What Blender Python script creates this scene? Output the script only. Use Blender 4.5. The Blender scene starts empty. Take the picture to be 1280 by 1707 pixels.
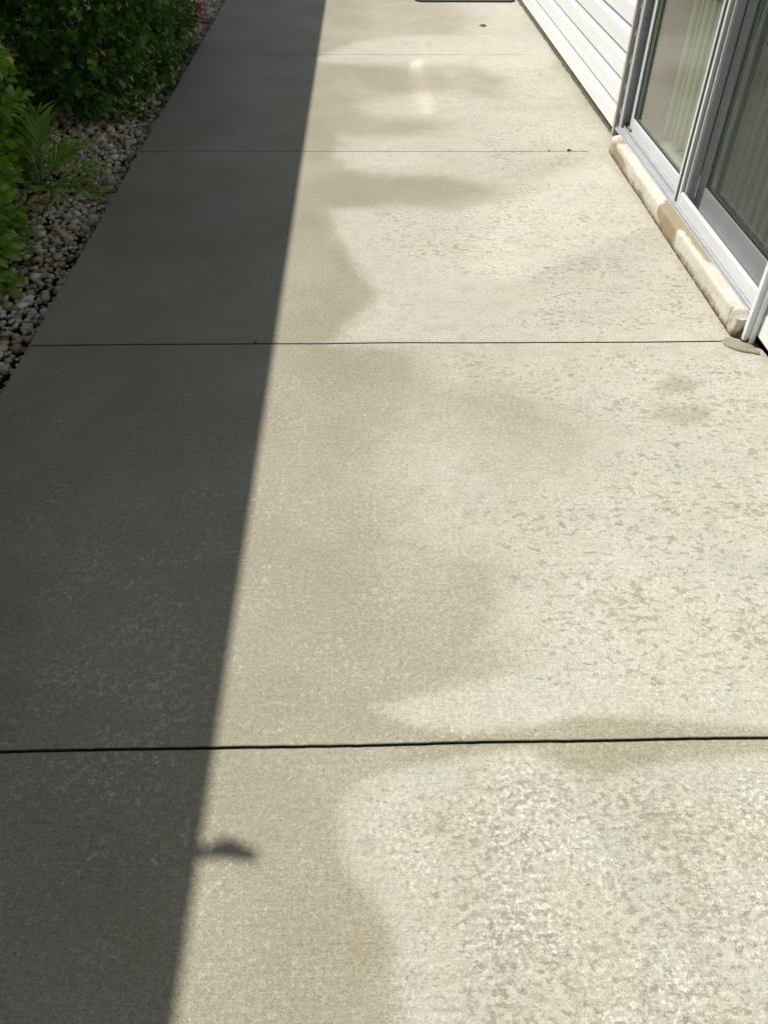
import bpy, math, random
import numpy as np
from mathutils import Matrix, Vector, noise as mnoise
SC = bpy.context.scene
COL = SC.collection
random.seed(7); RNG = np.random.default_rng(7)
# ---------------------------------------------------------------- camera
cd = bpy.data.cameras.new('camera'); cam = bpy.data.objects.new('camera', cd); COL.objects.link(cam)
right = Vector((0.99965034, -0.02528234, 0.00774554)); up = Vector((0.0116033, 0.68263709, 0.73066543)); fwd = Vector((0.02376033, 0.73032007, -0.68269176))
M3 = Matrix((right, up, -fwd)).transposed()
cam.matrix_world = Matrix.Translation((0, 0, 1.5)) @ M3.to_4x4()
cd.sensor_fit = 'VERTICAL'; cd.sensor_height = 24.0; cd.lens = 24.0*1320.31/1707.0
cd.clip_start = .02; cd.clip_end = 500
SC.camera = cam
# ---------------------------------------------------------------- light
EL = math.radians(56); HX, HY = -.803, .597            # direction to the sun (horizontal part)
sund = Vector((HX*math.cos(EL), HY*math.cos(EL), math.sin(EL))).normalized()
w = bpy.data.worlds.new('World'); SC.world = w; w.use_nodes = True
wn = w.node_tree.nodes; bg = wn['Background']
sky = wn.new('ShaderNodeTexSky'); sky.sky_type = 'NISHITA'; sky.sun_disc = False
sky.sun_elevation = EL; sky.sun_rotation = math.atan2(HX, HY) % (2*math.pi)
w.node_tree.links.new(sky.outputs[0], bg.inputs[0]); bg.inputs[1].default_value = .054
sl = bpy.data.lights.new('sun', 'SUN'); sl.energy = 4.6; sl.angle = math.radians(.62); sl.color = (1, .958, .885)
so = bpy.data.objects.new('sun', sl); COL.objects.link(so); so.rotation_euler = (-sund).to_track_quat('-Z', 'Y').to_euler()
SC.view_settings.view_transform = 'Standard'; SC.view_settings.look = 'None'; SC.view_settings.gamma = 1
SC.view_settings.exposure = 0.33
SC.cycles.max_bounces = 8; SC.cycles.transparent_max_bounces = 24; SC.cycles.use_denoising = True
SC.cycles.caustics_reflective = True; SC.cycles.sample_clamp_indirect = 0; SC.cycles.blur_glossy = 0
DAMP = [
 (1.0, 0.028, [(-0.07, 0.99), (0.04, 0.95), (0.11, 0.92), (0.19, 0.9), (0.32, 0.9), (0.37, 0.91), (0.45, 0.94), (0.61, 0.93), (0.86, 0.91), (1.15, 0.91), (1.12, 0.85), (0.69, 0.85), (0.55, 0.83), (0.46, 0.81), (0.39, 0.83), (0.35, 0.87), (0.24, 0.87), (0.08, 0.85), (-0.04, 0.81), (-0.13, 0.69)]),
 (0.34, 0.14, [(-0.13, 4.07), (0.15, 4.15), (0.54, 4.07), (0.67, 3.92), (0.45, 3.71), (0.11, 3.71), (-0.09, 3.76)]),
 (0.22, 0.14, [(0.27, 2.2), (0.54, 2.17), (0.77, 2.02), (0.75, 1.85), (0.52, 1.82), (0.32, 1.91)]),
 (0.38, 0.16, [(-0.13, 6.22), (0.38, 6.17), (0.69, 5.73), (0.38, 5.53), (-0.0, 5.57)]),
 (0.38, 0.14, [(-0.14, 4.99), (0.35, 5.04), (0.6, 4.96), (0.41, 4.8), (-0.07, 4.82)]),
 (0.6, 0.12, [(0.75, 6.14), (1.01, 5.87), (0.9, 5.4), (0.66, 5.47)]),
 (0.5, 0.12, [(0.17, 1.43), (0.34, 1.4), (0.29, 1.13), (0.16, 1.17)]),
]
DRY_AND_SUN_PATCH = [
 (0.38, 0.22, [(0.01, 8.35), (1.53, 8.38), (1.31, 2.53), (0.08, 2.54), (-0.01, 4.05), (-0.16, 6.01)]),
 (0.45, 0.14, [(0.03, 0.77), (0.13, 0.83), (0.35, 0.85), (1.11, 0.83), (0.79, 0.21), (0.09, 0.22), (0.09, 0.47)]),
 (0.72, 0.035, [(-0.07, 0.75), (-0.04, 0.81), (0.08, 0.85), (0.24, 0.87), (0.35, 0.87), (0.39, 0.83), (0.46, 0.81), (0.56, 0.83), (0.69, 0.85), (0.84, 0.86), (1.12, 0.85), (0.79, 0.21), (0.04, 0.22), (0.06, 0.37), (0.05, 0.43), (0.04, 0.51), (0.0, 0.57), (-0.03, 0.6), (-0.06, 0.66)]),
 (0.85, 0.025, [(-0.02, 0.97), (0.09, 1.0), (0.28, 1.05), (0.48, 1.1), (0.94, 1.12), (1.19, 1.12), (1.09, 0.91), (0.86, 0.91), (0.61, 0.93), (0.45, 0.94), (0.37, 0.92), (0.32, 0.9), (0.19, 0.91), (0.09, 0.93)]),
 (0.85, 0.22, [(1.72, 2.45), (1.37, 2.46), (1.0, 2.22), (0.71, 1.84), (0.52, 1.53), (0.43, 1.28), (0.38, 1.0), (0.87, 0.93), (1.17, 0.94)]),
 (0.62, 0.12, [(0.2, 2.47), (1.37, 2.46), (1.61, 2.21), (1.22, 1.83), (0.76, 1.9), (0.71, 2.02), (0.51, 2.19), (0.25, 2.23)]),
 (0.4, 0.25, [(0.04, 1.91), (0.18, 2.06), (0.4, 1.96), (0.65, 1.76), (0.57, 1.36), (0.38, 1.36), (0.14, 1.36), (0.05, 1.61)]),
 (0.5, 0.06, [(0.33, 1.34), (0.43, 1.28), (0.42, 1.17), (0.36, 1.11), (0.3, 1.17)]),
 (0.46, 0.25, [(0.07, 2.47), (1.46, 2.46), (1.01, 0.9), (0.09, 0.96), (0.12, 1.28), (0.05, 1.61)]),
 (0.95, 0.08, [(-0.16, 3.68), (0.05, 3.71), (0.44, 3.68), (0.74, 3.78), (0.99, 4.05), (1.41, 4.39), (1.39, 2.46), (-0.11, 2.48), (-0.01, 2.72), (0.07, 2.86), (-0.01, 3.04), (-0.09, 3.29)]),  # dry concrete, and sun reflected off the door glass painted as pale colour
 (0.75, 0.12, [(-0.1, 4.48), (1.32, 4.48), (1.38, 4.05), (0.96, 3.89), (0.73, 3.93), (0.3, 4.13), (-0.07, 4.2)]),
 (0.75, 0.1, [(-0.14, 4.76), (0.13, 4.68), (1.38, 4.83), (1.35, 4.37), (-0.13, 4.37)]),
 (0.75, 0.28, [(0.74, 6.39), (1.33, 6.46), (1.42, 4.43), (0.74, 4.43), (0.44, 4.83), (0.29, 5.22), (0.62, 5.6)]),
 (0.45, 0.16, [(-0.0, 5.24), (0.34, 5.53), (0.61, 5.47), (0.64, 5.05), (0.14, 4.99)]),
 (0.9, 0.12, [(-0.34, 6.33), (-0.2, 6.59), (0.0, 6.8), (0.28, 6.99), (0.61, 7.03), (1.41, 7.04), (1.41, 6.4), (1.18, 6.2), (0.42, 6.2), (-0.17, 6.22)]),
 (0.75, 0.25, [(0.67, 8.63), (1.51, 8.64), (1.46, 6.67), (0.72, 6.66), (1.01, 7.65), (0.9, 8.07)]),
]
SPECK = [
 (1.0, 0.1, [(0.03, 0.77), (0.11, 0.82), (0.31, 0.85), (0.45, 0.78), (0.83, 0.82), (1.11, 0.82), (0.79, 0.21), (0.13, 0.22), (0.11, 0.47)]),
 (0.55, 0.1, [(-0.04, 0.76), (0.08, 0.84), (0.35, 0.87), (1.12, 0.84), (0.79, 0.21), (0.05, 0.22), (0.03, 0.55)]),
 (0.82, 0.1, [(0.18, 2.44), (1.36, 2.42), (1.61, 2.21), (1.1, 1.08), (0.64, 0.96), (0.52, 1.13), (0.43, 1.28), (0.25, 1.59), (0.61, 1.73), (0.74, 1.96), (0.5, 2.16), (0.19, 2.23)]),
 (0.6, 0.1, [(0.12, 0.99), (0.36, 1.28), (1.18, 1.26), (1.03, 0.94)]),
 (0.78, 0.1, [(0.05, 3.97), (1.38, 4.13), (1.37, 2.53), (0.6, 2.52), (0.38, 2.54), (0.71, 2.9), (0.24, 3.06), (0.04, 3.35)]),
 (0.72, 0.1, [(0.67, 6.17), (1.35, 6.17), (1.35, 4.13), (0.67, 4.13), (0.56, 4.99)]),
 (0.4, 0.1, [(0.53, 8.11), (1.42, 8.38), (1.42, 6.67), (0.72, 6.66)]),
]
FLECK = [
 (1.0, 0.1, [(-0.79, 1.04), (-0.46, 1.29), (-0.35, 0.9), (-0.34, 0.67), (-0.62, 0.64)]),
 (0.7, 0.15, [(-0.91, 1.63), (-0.4, 1.75), (-0.35, 1.11), (-0.68, 1.04)]),
 (0.45, 0.2, [(-1.67, 2.4), (1.46, 2.36), (0.64, 0.28), (-0.95, 0.32)]),
 (0.25, 0.2, [(-1.6, 8.32), (-0.21, 8.35), (-0.23, 2.55), (-1.42, 2.56)]),
]
STAIN = [
 (0.8, 0.03, [(1.04, 2.29), (1.13, 2.26), (1.08, 2.17), (0.97, 2.19)]),
 (0.7, 0.05, [(0.95, 2.13), (1.14, 2.08), (1.13, 2.0), (1.0, 1.97), (0.87, 2.05)]),
 (0.45, 0.08, [(-0.22, 2.35), (0.16, 2.38), (0.18, 2.16), (0.08, 2.03), (-0.16, 1.97)]),
 (0.35, 0.08, [(-0.01, 1.74), (0.08, 1.49), (0.04, 1.17), (-0.03, 0.98), (-0.07, 1.29)]),
 (0.5, 0.06, [(-0.1, 4.13), (0.27, 4.13), (0.6, 4.05), (0.61, 3.86), (0.25, 3.75), (-0.04, 3.79)]),
 (0.4, 0.05, [(-0.85, 1.98), (-0.76, 2.01), (-0.69, 1.92), (-0.76, 1.84)]),
 (0.4, 0.05, [(0.59, 6.25), (0.87, 6.41), (0.95, 6.02), (0.63, 5.73)]),
 (0.5, 0.04, [(-0.13, 6.24), (0.41, 6.01), (0.35, 5.59), (0.08, 5.59)]),
 (0.35, 0.08, [(-1.44, 4.06), (-0.85, 4.06), (-0.72, 2.92), (-0.98, 2.82)]),
 (0.5, 0.06, [(-0.11, 3.35), (-0.01, 3.04), (0.08, 2.86), (-0.01, 2.67), (-0.1, 2.59), (-0.2, 2.91)]),
 (0.5, 0.03, [(-0.09, 0.77), (-0.06, 0.65), (-0.02, 0.57), (0.04, 0.51), (0.0, 0.38), (-0.04, 0.47), (-0.08, 0.63)]),
]
SPOTS = [(0.284, 1.59, 0.022), (0.324, 1.646, 0.015), (0.343, 1.596, 0.018), (0.254, 1.538, 0.014), (0.157, 1.692, 0.015), (0.198, 1.661, 0.014), (0.229, 1.623, 0.012), (0.718, 1.343, 0.012), (0.463, 0.395, 0.014), (-0.293, 0.858, 0.008), (0.001, 0.686, 0.006), (0.298, 1.561, 0.012), (0.656, 1.264, 0.01), (0.382, 1.349, 0.015)]
# ---------------------------------------------------------------- helpers
class MB:
    """collects vertices and faces for one mesh object"""
    def __init__(s): s.v = []; s.f = []
    def add(s, vs, fs):
        n = len(s.v); s.v += [tuple(q) for q in vs]; s.f += [tuple(i+n for i in f) for f in fs]; return s
    def box(s, x0, x1, y0, y1, z0, z1):
        return s.add([(x0,y0,z0),(x1,y0,z0),(x1,y1,z0),(x0,y1,z0),(x0,y0,z1),(x1,y0,z1),(x1,y1,z1),(x0,y1,z1)],
                     [(0,3,2,1),(4,5,6,7),(0,1,5,4),(1,2,6,5),(2,3,7,6),(3,0,4,7)])
    def prism_y(s, prof, y0, y1, steps=1, jit=None):
        """closed (x,z) outline swept along y"""
        n = len(prof); vs = []; fs = []
        for k in range(steps+1):
            y = y0+(y1-y0)*k/steps
            for (x, z) in prof:
                dx, dz = jit(x, y, z) if jit else (0, 0)
                vs.append((x+dx, y, z+dz))
        for k in range(steps):
            for i in range(n):
                a = k*n+i; b = k*n+(i+1) % n; fs.append((a, b, b+n, a+n))
        fs.append(tuple(range(n-1, -1, -1))); fs.append(tuple(steps*n+i for i in range(n)))
        return s.add(vs, fs)
    def strip_y(s, prof, y0, y1):
        n = len(prof); vs = [(x, y0, z) for x, z in prof]+[(x, y1, z) for x, z in prof]
        return s.add(vs, [(i, i+1, n+i+1, n+i) for i in range(n-1)])
    def tube(s, pts, rads, k=6):
        vs = []; fs = []; pts = [Vector(q) for q in pts]
        for i, q in enumerate(pts):
            d = (pts[min(i+1, len(pts)-1)]-pts[max(i-1, 0)]).normalized()
            a = d.orthogonal().normalized(); b = d.cross(a)
            for j in range(k):
                t = 2*math.pi*j/k; vs.append(q+(a*math.cos(t)+b*math.sin(t))*rads[i])
        for i in range(len(pts)-1):
            for j in range(k): fs.append((i*k+j, i*k+(j+1) % k, (i+1)*k+(j+1) % k, (i+1)*k+j))
        fs.append(tuple(range(k-1, -1, -1))); fs.append(tuple((len(pts)-1)*k+j for j in range(k)))
        return s.add(vs, fs)
    def build(s, name, mat, parent=None, bevel=0, smooth=False):
        me = bpy.data.meshes.new(name); me.from_pydata(s.v, [], s.f); me.update()
        o = bpy.data.objects.new(name, me); COL.objects.link(o); o.parent = parent
        me.materials.append(mat)
        if smooth: me.shade_smooth()
        if bevel:
            b = o.modifiers.new('bevel', 'BEVEL'); b.width = bevel; b.segments = 2; b.limit_method = 'ANGLE'; b.angle_limit = math.radians(50)
        return o
def tag(o, label=None, cat=None, group=None, kind=None):
    for k, val in (('label', label), ('category', cat), ('group', group), ('kind', kind)):
        if val: o[k] = val
    return o
def empty(name, loc=(0, 0, 0), rz=0):
    o = bpy.data.objects.new(name, None); COL.objects.link(o); o.location = loc; o.rotation_euler.z = rz; o.empty_display_size = .1; return o
class NT:
    def __init__(s, name):
        s.m = bpy.data.materials.new(name); s.m.use_nodes = True; s.t = s.m.node_tree; s.n = s.t.nodes
        s.p = s.n['Principled BSDF']; s.out = s.n['Material Output']
        s.geo = s.n.new('ShaderNodeTexCoord')
    def link(s, a, b): s.t.links.new(a, b)
    def setin(s, node, i, val):
        if hasattr(val, 'is_output'): s.link(val, node.inputs[i])
        elif val is not None: node.inputs[i].default_value = val
    def mapv(s, scale=(1, 1, 1), rot=(0, 0, 0)):
        m = s.n.new('ShaderNodeMapping'); m.inputs['Scale'].default_value = scale; m.inputs['Rotation'].default_value = rot
        s.link(s.geo.outputs['Object'], m.inputs[0]); return m.outputs[0]
    def noise(s, scale, detail=3, rough=.5, vec=None, dist=0):
        t = s.n.new('ShaderNodeTexNoise'); t.inputs['Scale'].default_value = scale; t.inputs['Detail'].default_value = detail
        t.inputs['Roughness'].default_value = rough; t.inputs['Distortion'].default_value = dist
        s.link(vec if vec is not None else s.geo.outputs['Object'], t.inputs['Vector']); return t.outputs['Fac']
    def math(s, op, a, b=None, c=None, clamp=False):
        t = s.n.new('ShaderNodeMath'); t.operation = op; t.use_clamp = clamp
        s.setin(t, 0, a); s.setin(t, 1, b); s.setin(t, 2, c); return t.outputs[0]
    def ramp(s, fac, a, b, lo=0., hi=1.):
        t = s.n.new('ShaderNodeMapRange'); t.interpolation_type = 'SMOOTHSTEP'
        s.setin(t, 0, fac); s.setin(t, 1, a); s.setin(t, 2, b); s.setin(t, 3, lo); s.setin(t, 4, hi); return t.outputs[0]
    def mix(s, fac, a, b, mode='MIX'):
        t = s.n.new('ShaderNodeMix'); t.data_type = 'RGBA'; t.blend_type = mode
        s.setin(t, 0, fac)
        for i, q in ((6, a), (7, b)): s.setin(t, i, (*q, 1) if isinstance(q, tuple) and len(q) == 3 else q)
        return t.outputs[2]
    def attr(s, name):
        t = s.n.new('ShaderNodeAttribute'); t.attribute_name = name; return t.outputs['Fac']
    def objrand(s):
        t = s.n.new('ShaderNodeObjectInfo'); return t.outputs['Random']
    def bump(s, h, dist, strength=1):
        t = s.n.new('ShaderNodeBump'); t.inputs['Distance'].default_value = dist; t.inputs['Strength'].default_value = strength
        s.link(h, t.inputs['Height']); s.link(t.outputs[0], s.p.inputs['Normal'])
    def fin(s, col=None, rough=.6, metal=0, spec=.5):
        if col is not None: s.setin(s.p, 'Base Color', (*col, 1) if isinstance(col, tuple) and len(col) == 3 else col)
        s.setin(s.p, 'Roughness', rough); s.p.inputs['Metallic'].default_value = metal; s.p.inputs['Specular IOR Level'].default_value = spec
        return s.m
# ---------------------------------------------------------------- materials
def m_concrete():
    t = NT('broomed_concrete')
    fine = t.noise(260, 3, .75); mid = t.noise(95, 4, .7); big = t.noise(2.2, 4, .55); edge = t.noise(11, 7, .78)
    broom = t.noise(1, 4, .65, t.mapv((7, 230, 1)))
    dry = t.math('ADD', t.attr('dry'), t.math('MULTIPLY', t.math('SUBTRACT', edge, .5), .75))  # dry concrete plus the reflected sun patch painted pale
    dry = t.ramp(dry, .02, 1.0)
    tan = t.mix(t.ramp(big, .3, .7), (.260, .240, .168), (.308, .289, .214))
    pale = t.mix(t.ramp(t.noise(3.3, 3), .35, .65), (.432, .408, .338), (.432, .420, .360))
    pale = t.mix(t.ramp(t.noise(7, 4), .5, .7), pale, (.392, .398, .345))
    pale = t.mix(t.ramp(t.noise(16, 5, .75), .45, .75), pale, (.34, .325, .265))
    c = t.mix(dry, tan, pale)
    rim = t.math('MULTIPLY', t.ramp(dry, .02, .16), t.ramp(dry, .18, .42, 1, 0))
    c = t.mix(t.math('MULTIPLY', rim, .08), c, (.20, .18, .115))
    # crackled residue: islands of the darker surface inside the pale film
    sx = t.n.new('ShaderNodeSeparateXYZ'); t.link(t.geo.outputs['Object'], sx.inputs[0]); farm = t.ramp(sx.outputs[1], .8, 1.1)
    crka = t.noise(1, 4, .70, t.mapv((52, 80, 1)), .25); crkb = t.noise(1, 3, .60, t.mapv((36, 54, 1)), .35)
    crk = t.math('ADD', t.math('MULTIPLY', crkb, farm), t.math('MULTIPLY', crka, t.math('SUBTRACT', 1, farm))); cl = t.noise(6, 3)
    thr = t.math('ADD', crk, t.math('MULTIPLY', t.math('SUBTRACT', cl, .5), .32))
    near = t.attr('speck')
    lim = t.math('SUBTRACT', t.ramp(farm, 0, 1, .70, .715), t.math('MULTIPLY', near, .175))
    sp = t.ramp(t.math('SUBTRACT', thr, lim), -.002, .010)
    sp = t.math('MULTIPLY', sp, t.ramp(near, .05, .45))
    dk = t.ramp(t.noise(30, 3), .35, .7)
    c = t.mix(t.math('MULTIPLY', sp, t.math('ADD', .55, t.math('MULTIPLY', dk, .45))), c, t.mix(t.noise(4, 2), (.262, .238, .182), (.262, .252, .206)))
    hi = t.math('MULTIPLY', t.ramp(t.noise(95, 5, .75), .53, .60), t.math('MULTIPLY', t.ramp(near, .3, .9), t.ramp(t.noise(4.5, 2), .4, .6)))
    c = t.mix(t.math('MULTIPLY', hi, t.ramp(farm, 0, 1, .75, .25)), c, (.54, .55, .49))
    # pale mineral flecks on the damp surface
    fl = t.ramp(t.math('ADD', t.noise(58, 6, .8), t.math('MULTIPLY', t.attr('fleck'), .045)), .545, .63)
    fl = t.math('MULTIPLY', fl, t.math('MULTIPLY', t.attr('fleck'), t.ramp(t.noise(6, 4, .65), .42, .62, .3, 1.3)))
    c = t.mix(t.math('MULTIPLY', fl, 1.0), c, (.45, .43, .36))
    st = t.ramp(t.math('ADD', t.attr('stain'), t.math('MULTIPLY', t.math('SUBTRACT', t.noise(22, 6, .75), .5), .9)), .1, 1.0)
    c = t.mix(t.math('MULTIPLY', st, .5), c, (.205, .168, .100))
    sp2 = t.attr('spot'); c = t.mix(t.math('MULTIPLY', t.math('MULTIPLY', sp2, t.ramp(t.noise(60, 4, .7), .35, .6)), .5), c, (.15, .14, .11))
    # broom streaks, grain and sand glints painted as pale dots
    c = t.mix(1, c, t.math('ADD', .86, t.math('MULTIPLY', broom, .28)), 'MULTIPLY')
    c = t.mix(1, c, t.ramp(fine, .2, .8, t.ramp(dry, 0, 1, .64, .76), t.ramp(dry, 0, 1, 1.36, 1.24)), 'MULTIPLY')
    c = t.mix(1, c, t.ramp(mid, .2, .8, .80, 1.2), 'MULTIPLY')
    c = t.mix(1, c, t.ramp(t.noise(.9, 4, .6), .25, .75, .92, 1.07), 'MULTIPLY')
    c = t.mix(t.math('MULTIPLY', t.ramp(t.noise(150, 2), .66, .76), .7), c, (.52, .49, .40))
    c = t.mix(t.math('MULTIPLY', t.ramp(t.noise(110, 2), .69, .77), .6), c, (.12, .10, .08))
    c = t.mix(t.math('MULTIPLY', t.attr('groove'), .93), c, t.mix(t.ramp(t.noise(90, 4, .7), .5, .68), (.028, .022, .016), (.16, .12, .07)))
    h = t.math('ADD', t.math('MULTIPLY', fine, .8), t.math('ADD', t.math('MULTIPLY', broom, .9), t.math('MULTIPLY', mid, .6)))
    t.bump(h, .0016, 1)
    return t.fin(c, t.math('ADD', .60, t.math('MULTIPLY', dry, .25)), 0, .35)
def m_simple(name, a, b=None, scale=8, rough=.6, metal=0, bump=0, bscale=200, spec=.5, detail=3):
    t = NT(name)
    c = t.mix(t.ramp(t.noise(scale, detail, .6), .3, .7), a, b or a)
    if bump: t.bump(t.noise(bscale, 3, .6), bump)
    return t.fin(c, rough, metal, spec)
def m_vinyl():
    t = NT('white_vinyl')
    g = t.noise(1, 4, .6, t.mapv((30, 1.5, 30)))
    c = t.mix(t.ramp(g, .4, .75), (.80, .825, .84), (.75, .77, .77))
    sp = t.ramp(t.noise(90, 3, .7), .66, .76)
    c = t.mix(t.math('MULTIPLY', sp, .25), c, (.45, .42, .34))
    t.bump(t.noise(1, 3, .6, t.mapv((120, 5, 160))), .0006, .7)
    return t.fin(c, .42, 0, .4)
def m_alu():
    t = NT('mill_aluminium')
    c = t.mix(t.ramp(t.noise(3, 4, .6), .35, .7), (.74, .76, .77), (.68, .70, .71))
    c = t.mix(t.math('MULTIPLY', t.ramp(t.noise(90, 4, .75), .60, .75), .35), c, (.38, .36, .32))
    return t.fin(c, .4, .15, .5)
def m_stucco():
    t = NT('painted_mortar')
    c = t.mix(t.ramp(t.noise(7, 4, .6), .35, .65), (.57, .545, .48), (.50, .465, .39))
    st = t.ramp(t.math('ADD', t.attr('stain'), t.math('MULTIPLY', t.math('SUBTRACT', t.noise(22, 6, .75), .5), .8)), .36, .62)
    c = t.mix(st, c, t.mix(t.noise(12, 3), (.35, .285, .190), (.27, .215, .14)))
    c = t.mix(t.math('MULTIPLY', t.attr('grime'), t.ramp(t.noise(26, 4, .7), .3, .6)), c, (.15, .105, .06))
    c = t.mix(t.math('MULTIPLY', t.ramp(t.noise(150, 3), .6, .75), .4), c, (.36, .30, .20))
    t.bump(t.math('ADD', t.noise(34, 4, .6), t.math('MULTIPLY', t.noise(220, 3), .3)), .006, .8)
    return t.fin(c, .8, 0, .3)
def m_leaf(name, a, b, rough=.38, trans=.22, yel=(.30, .26, .03)):
    t = NT(name)
    r = t.attr('rand')
    c = t.mix(r, a, b)
    c = t.mix(t.ramp(r, .93, .97), c, yel)
    c = t.mix(t.math('MULTIPLY', t.ramp(t.noise(60, 3), .55, .75), .3), c, tuple(q*.5 for q in a))
    t.fin(c, rough, 0, .5)
    tr = t.n.new('ShaderNodeBsdfTranslucent'); ms = t.n.new('ShaderNodeMixShader'); ms.inputs[0].default_value = trans
    t.link(t.mix(1, c, (1.3, 1.5, .5), 'MULTIPLY'), tr.inputs[0]); t.link(t.p.outputs[0], ms.inputs[1]); t.link(tr.outputs[0], ms.inputs[2]); t.link(ms.outputs[0], t.out.inputs[0])
    return t.m
def m_glass(name='tinted_glass', tint=(.60, .72, .62), rough=.0, haze=.13, share=.72, f0=.17):
    t = NT(name); n = t.n
    tp = n.new('ShaderNodeBsdfTransparent'); tp.inputs[0].default_value = (*tint, 1)
    gl = n.new('ShaderNodeBsdfGlossy'); gl.inputs['Roughness'].default_value = rough; gl.inputs[0].default_value = (1, 1, 1, 1)
    ge = n.new('ShaderNodeNewGeometry'); dt = n.new('ShaderNodeVectorMath'); dt.operation = 'DOT_PRODUCT'
    t.link(ge.outputs['Incoming'], dt.inputs[0]); t.link(ge.outputs['Normal'], dt.inputs[1])
    f2 = t.math('ADD', f0, t.math('MULTIPLY', t.math('POWER', t.math('SUBTRACT', 1, t.math('ABSOLUTE', dt.outputs['Value'])), 3.2), 1-f0), clamp=True)
    ms = n.new('ShaderNodeMixShader'); t.link(f2, ms.inputs[0]); t.link(tp.outputs[0], ms.inputs[1]); 
    g2 = n.new('ShaderNodeBsdfGlossy'); g2.inputs['Roughness'].default_value = haze; g2.inputs[0].default_value = (1, 1, 1, 1)
    mg = n.new('ShaderNodeMixShader'); mg.inputs[0].default_value = share; t.link(gl.outputs[0], mg.inputs[1]); t.link(g2.outputs[0], mg.inputs[2])
    t.link(mg.outputs[0], ms.inputs[2]); t.link(ms.outputs[0], t.out.inputs[0])
    return t.m
def m_screen():
    t = NT('insect_screen'); n = t.n
    tp = n.new('ShaderNodeBsdfTransparent'); df = n.new('ShaderNodeBsdfDiffuse'); df.inputs[0].default_value = (.045, .047, .05, 1)
    ms = n.new('ShaderNodeMixShader'); ms.inputs[0].default_value = .42
    t.link(tp.outputs[0], ms.inputs[1]); t.link(df.outputs[0], ms.inputs[2]); t.link(ms.outputs[0], t.out.inputs[0])
    return t.m
def m_pebble():
    t = NT('river_pebbles')
    r = t.attr('rand'); ra = t.n.new('ShaderNodeValToRGB'); t.link(r, ra.inputs[0])
    el = ra.color_ramp.elements; ra.color_ramp.interpolation = 'LINEAR'
    cols = [(0, (.16, .10, .055)), (.15, (.62, .46, .25)), (.3, (.55, .49, .36)), (.45, (.72, .63, .45)), (.58, (.30, .26, .20)), (.72, (.80, .74, .60)), (.82, (.50, .28, .12)), (.9, (.68, .55, .34)), (1, (.88, .85, .76))]
    el[0].position = 0; el[0].color = (*cols[0][1], 1); el[1].position = 1; el[1].color = (*cols[-1][1], 1)
    for p_, c_ in cols[1:-1]: e = el.new(p_); e.color = (*c_, 1)
    c = t.mix(t.math('MULTIPLY', t.ramp(t.noise(45, 4, .6), .45, .75), .3), ra.outputs[0], (.26, .20, .13))
    t.bump(t.noise(150, 3), .001)
    return t.fin(c, .55, 0, .4)
CONC = m_concrete(); VINYL = m_vinyl(); ALU = m_alu(); STUCCO = m_stucco(); GLASS = m_glass(); REFLECTOR = m_glass('reflector_glass', (.5, .55, .5), 0, .095, 1.0, .5); SCREEN = m_screen(); PEB = m_pebble()  # second glass made extra reflective for the added high window
SOIL = m_simple('dark_mulch', (.028, .02, .014), (.06, .045, .03), 30, .95, bump=.01, bscale=60)
FOUND = m_simple('foundation_concrete', (.15, .135, .105), (.24, .215, .17), 18, .95, bump=.006, bscale=50)
CHANNEL = m_simple('taupe_channel', (.40, .37, .31), (.48, .46, .41), 20, .5)  # plain taupe, darker than the siding
GASKET = m_simple('black_gasket', (.02, .02, .022), (.035, .035, .035), 20, .6)
DARKALU = m_simple('grey_alu', (.36, .38, .40), (.42, .44, .45), 30, .45, .3)
BLIND = m_simple('pale_blind_vane', (.66, .78, .56), (.72, .82, .62), 6, .6)
ROOM = m_simple('room_paint', (.07, .07, .06), (.09, .09, .08), 3, .8)
TILE = m_simple('room_tile', (.36, .33, .28), (.42, .38, .32), 5, .5)
WALLP = m_simple('cream_stucco', (.52, .51, .50), (.58, .57, .55), 5, .85, bump=.004, bscale=120)
SOFFIT = m_simple('soffit_paint', (.62, .61, .57), (.66, .65, .60), 5, .7)
ROOFM = m_simple('roof_shingle', (.12, .11, .10), (.20, .18, .16), 14, .9, bump=.004, bscale=90)
MATM = m_simple('charcoal_mat', (.035, .037, .038), (.055, .056, .056), 60, .9, bump=.003, bscale=260)
LEAFA = m_leaf('shrub_leaf', (.022, .085, .010), (.150, .290, .030))
LEAFB = m_leaf('light_shrub_leaf', (.08, .20, .02), (.32, .46, .06), .36, .28)
PALML = m_leaf('palm_leaf', (.17, .31, .03), (.38, .50, .08), .4, .3)
REDL = m_leaf('red_leaf', (.10, .022, .018), (.42, .17, .05), .35, .25, (.5, .25, .06))
BARK = m_simple('bark', (.07, .05, .035), (.13, .10, .07), 60, .9, bump=.003)
DEAD = m_simple('dead_leaf', (.05, .035, .022), (.13, .08, .04), 50, .8)
PATCH = m_simple('mortar_patch', (.23, .21, .155), (.29, .27, .20), 22, .9, bump=.002, bscale=240)
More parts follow.
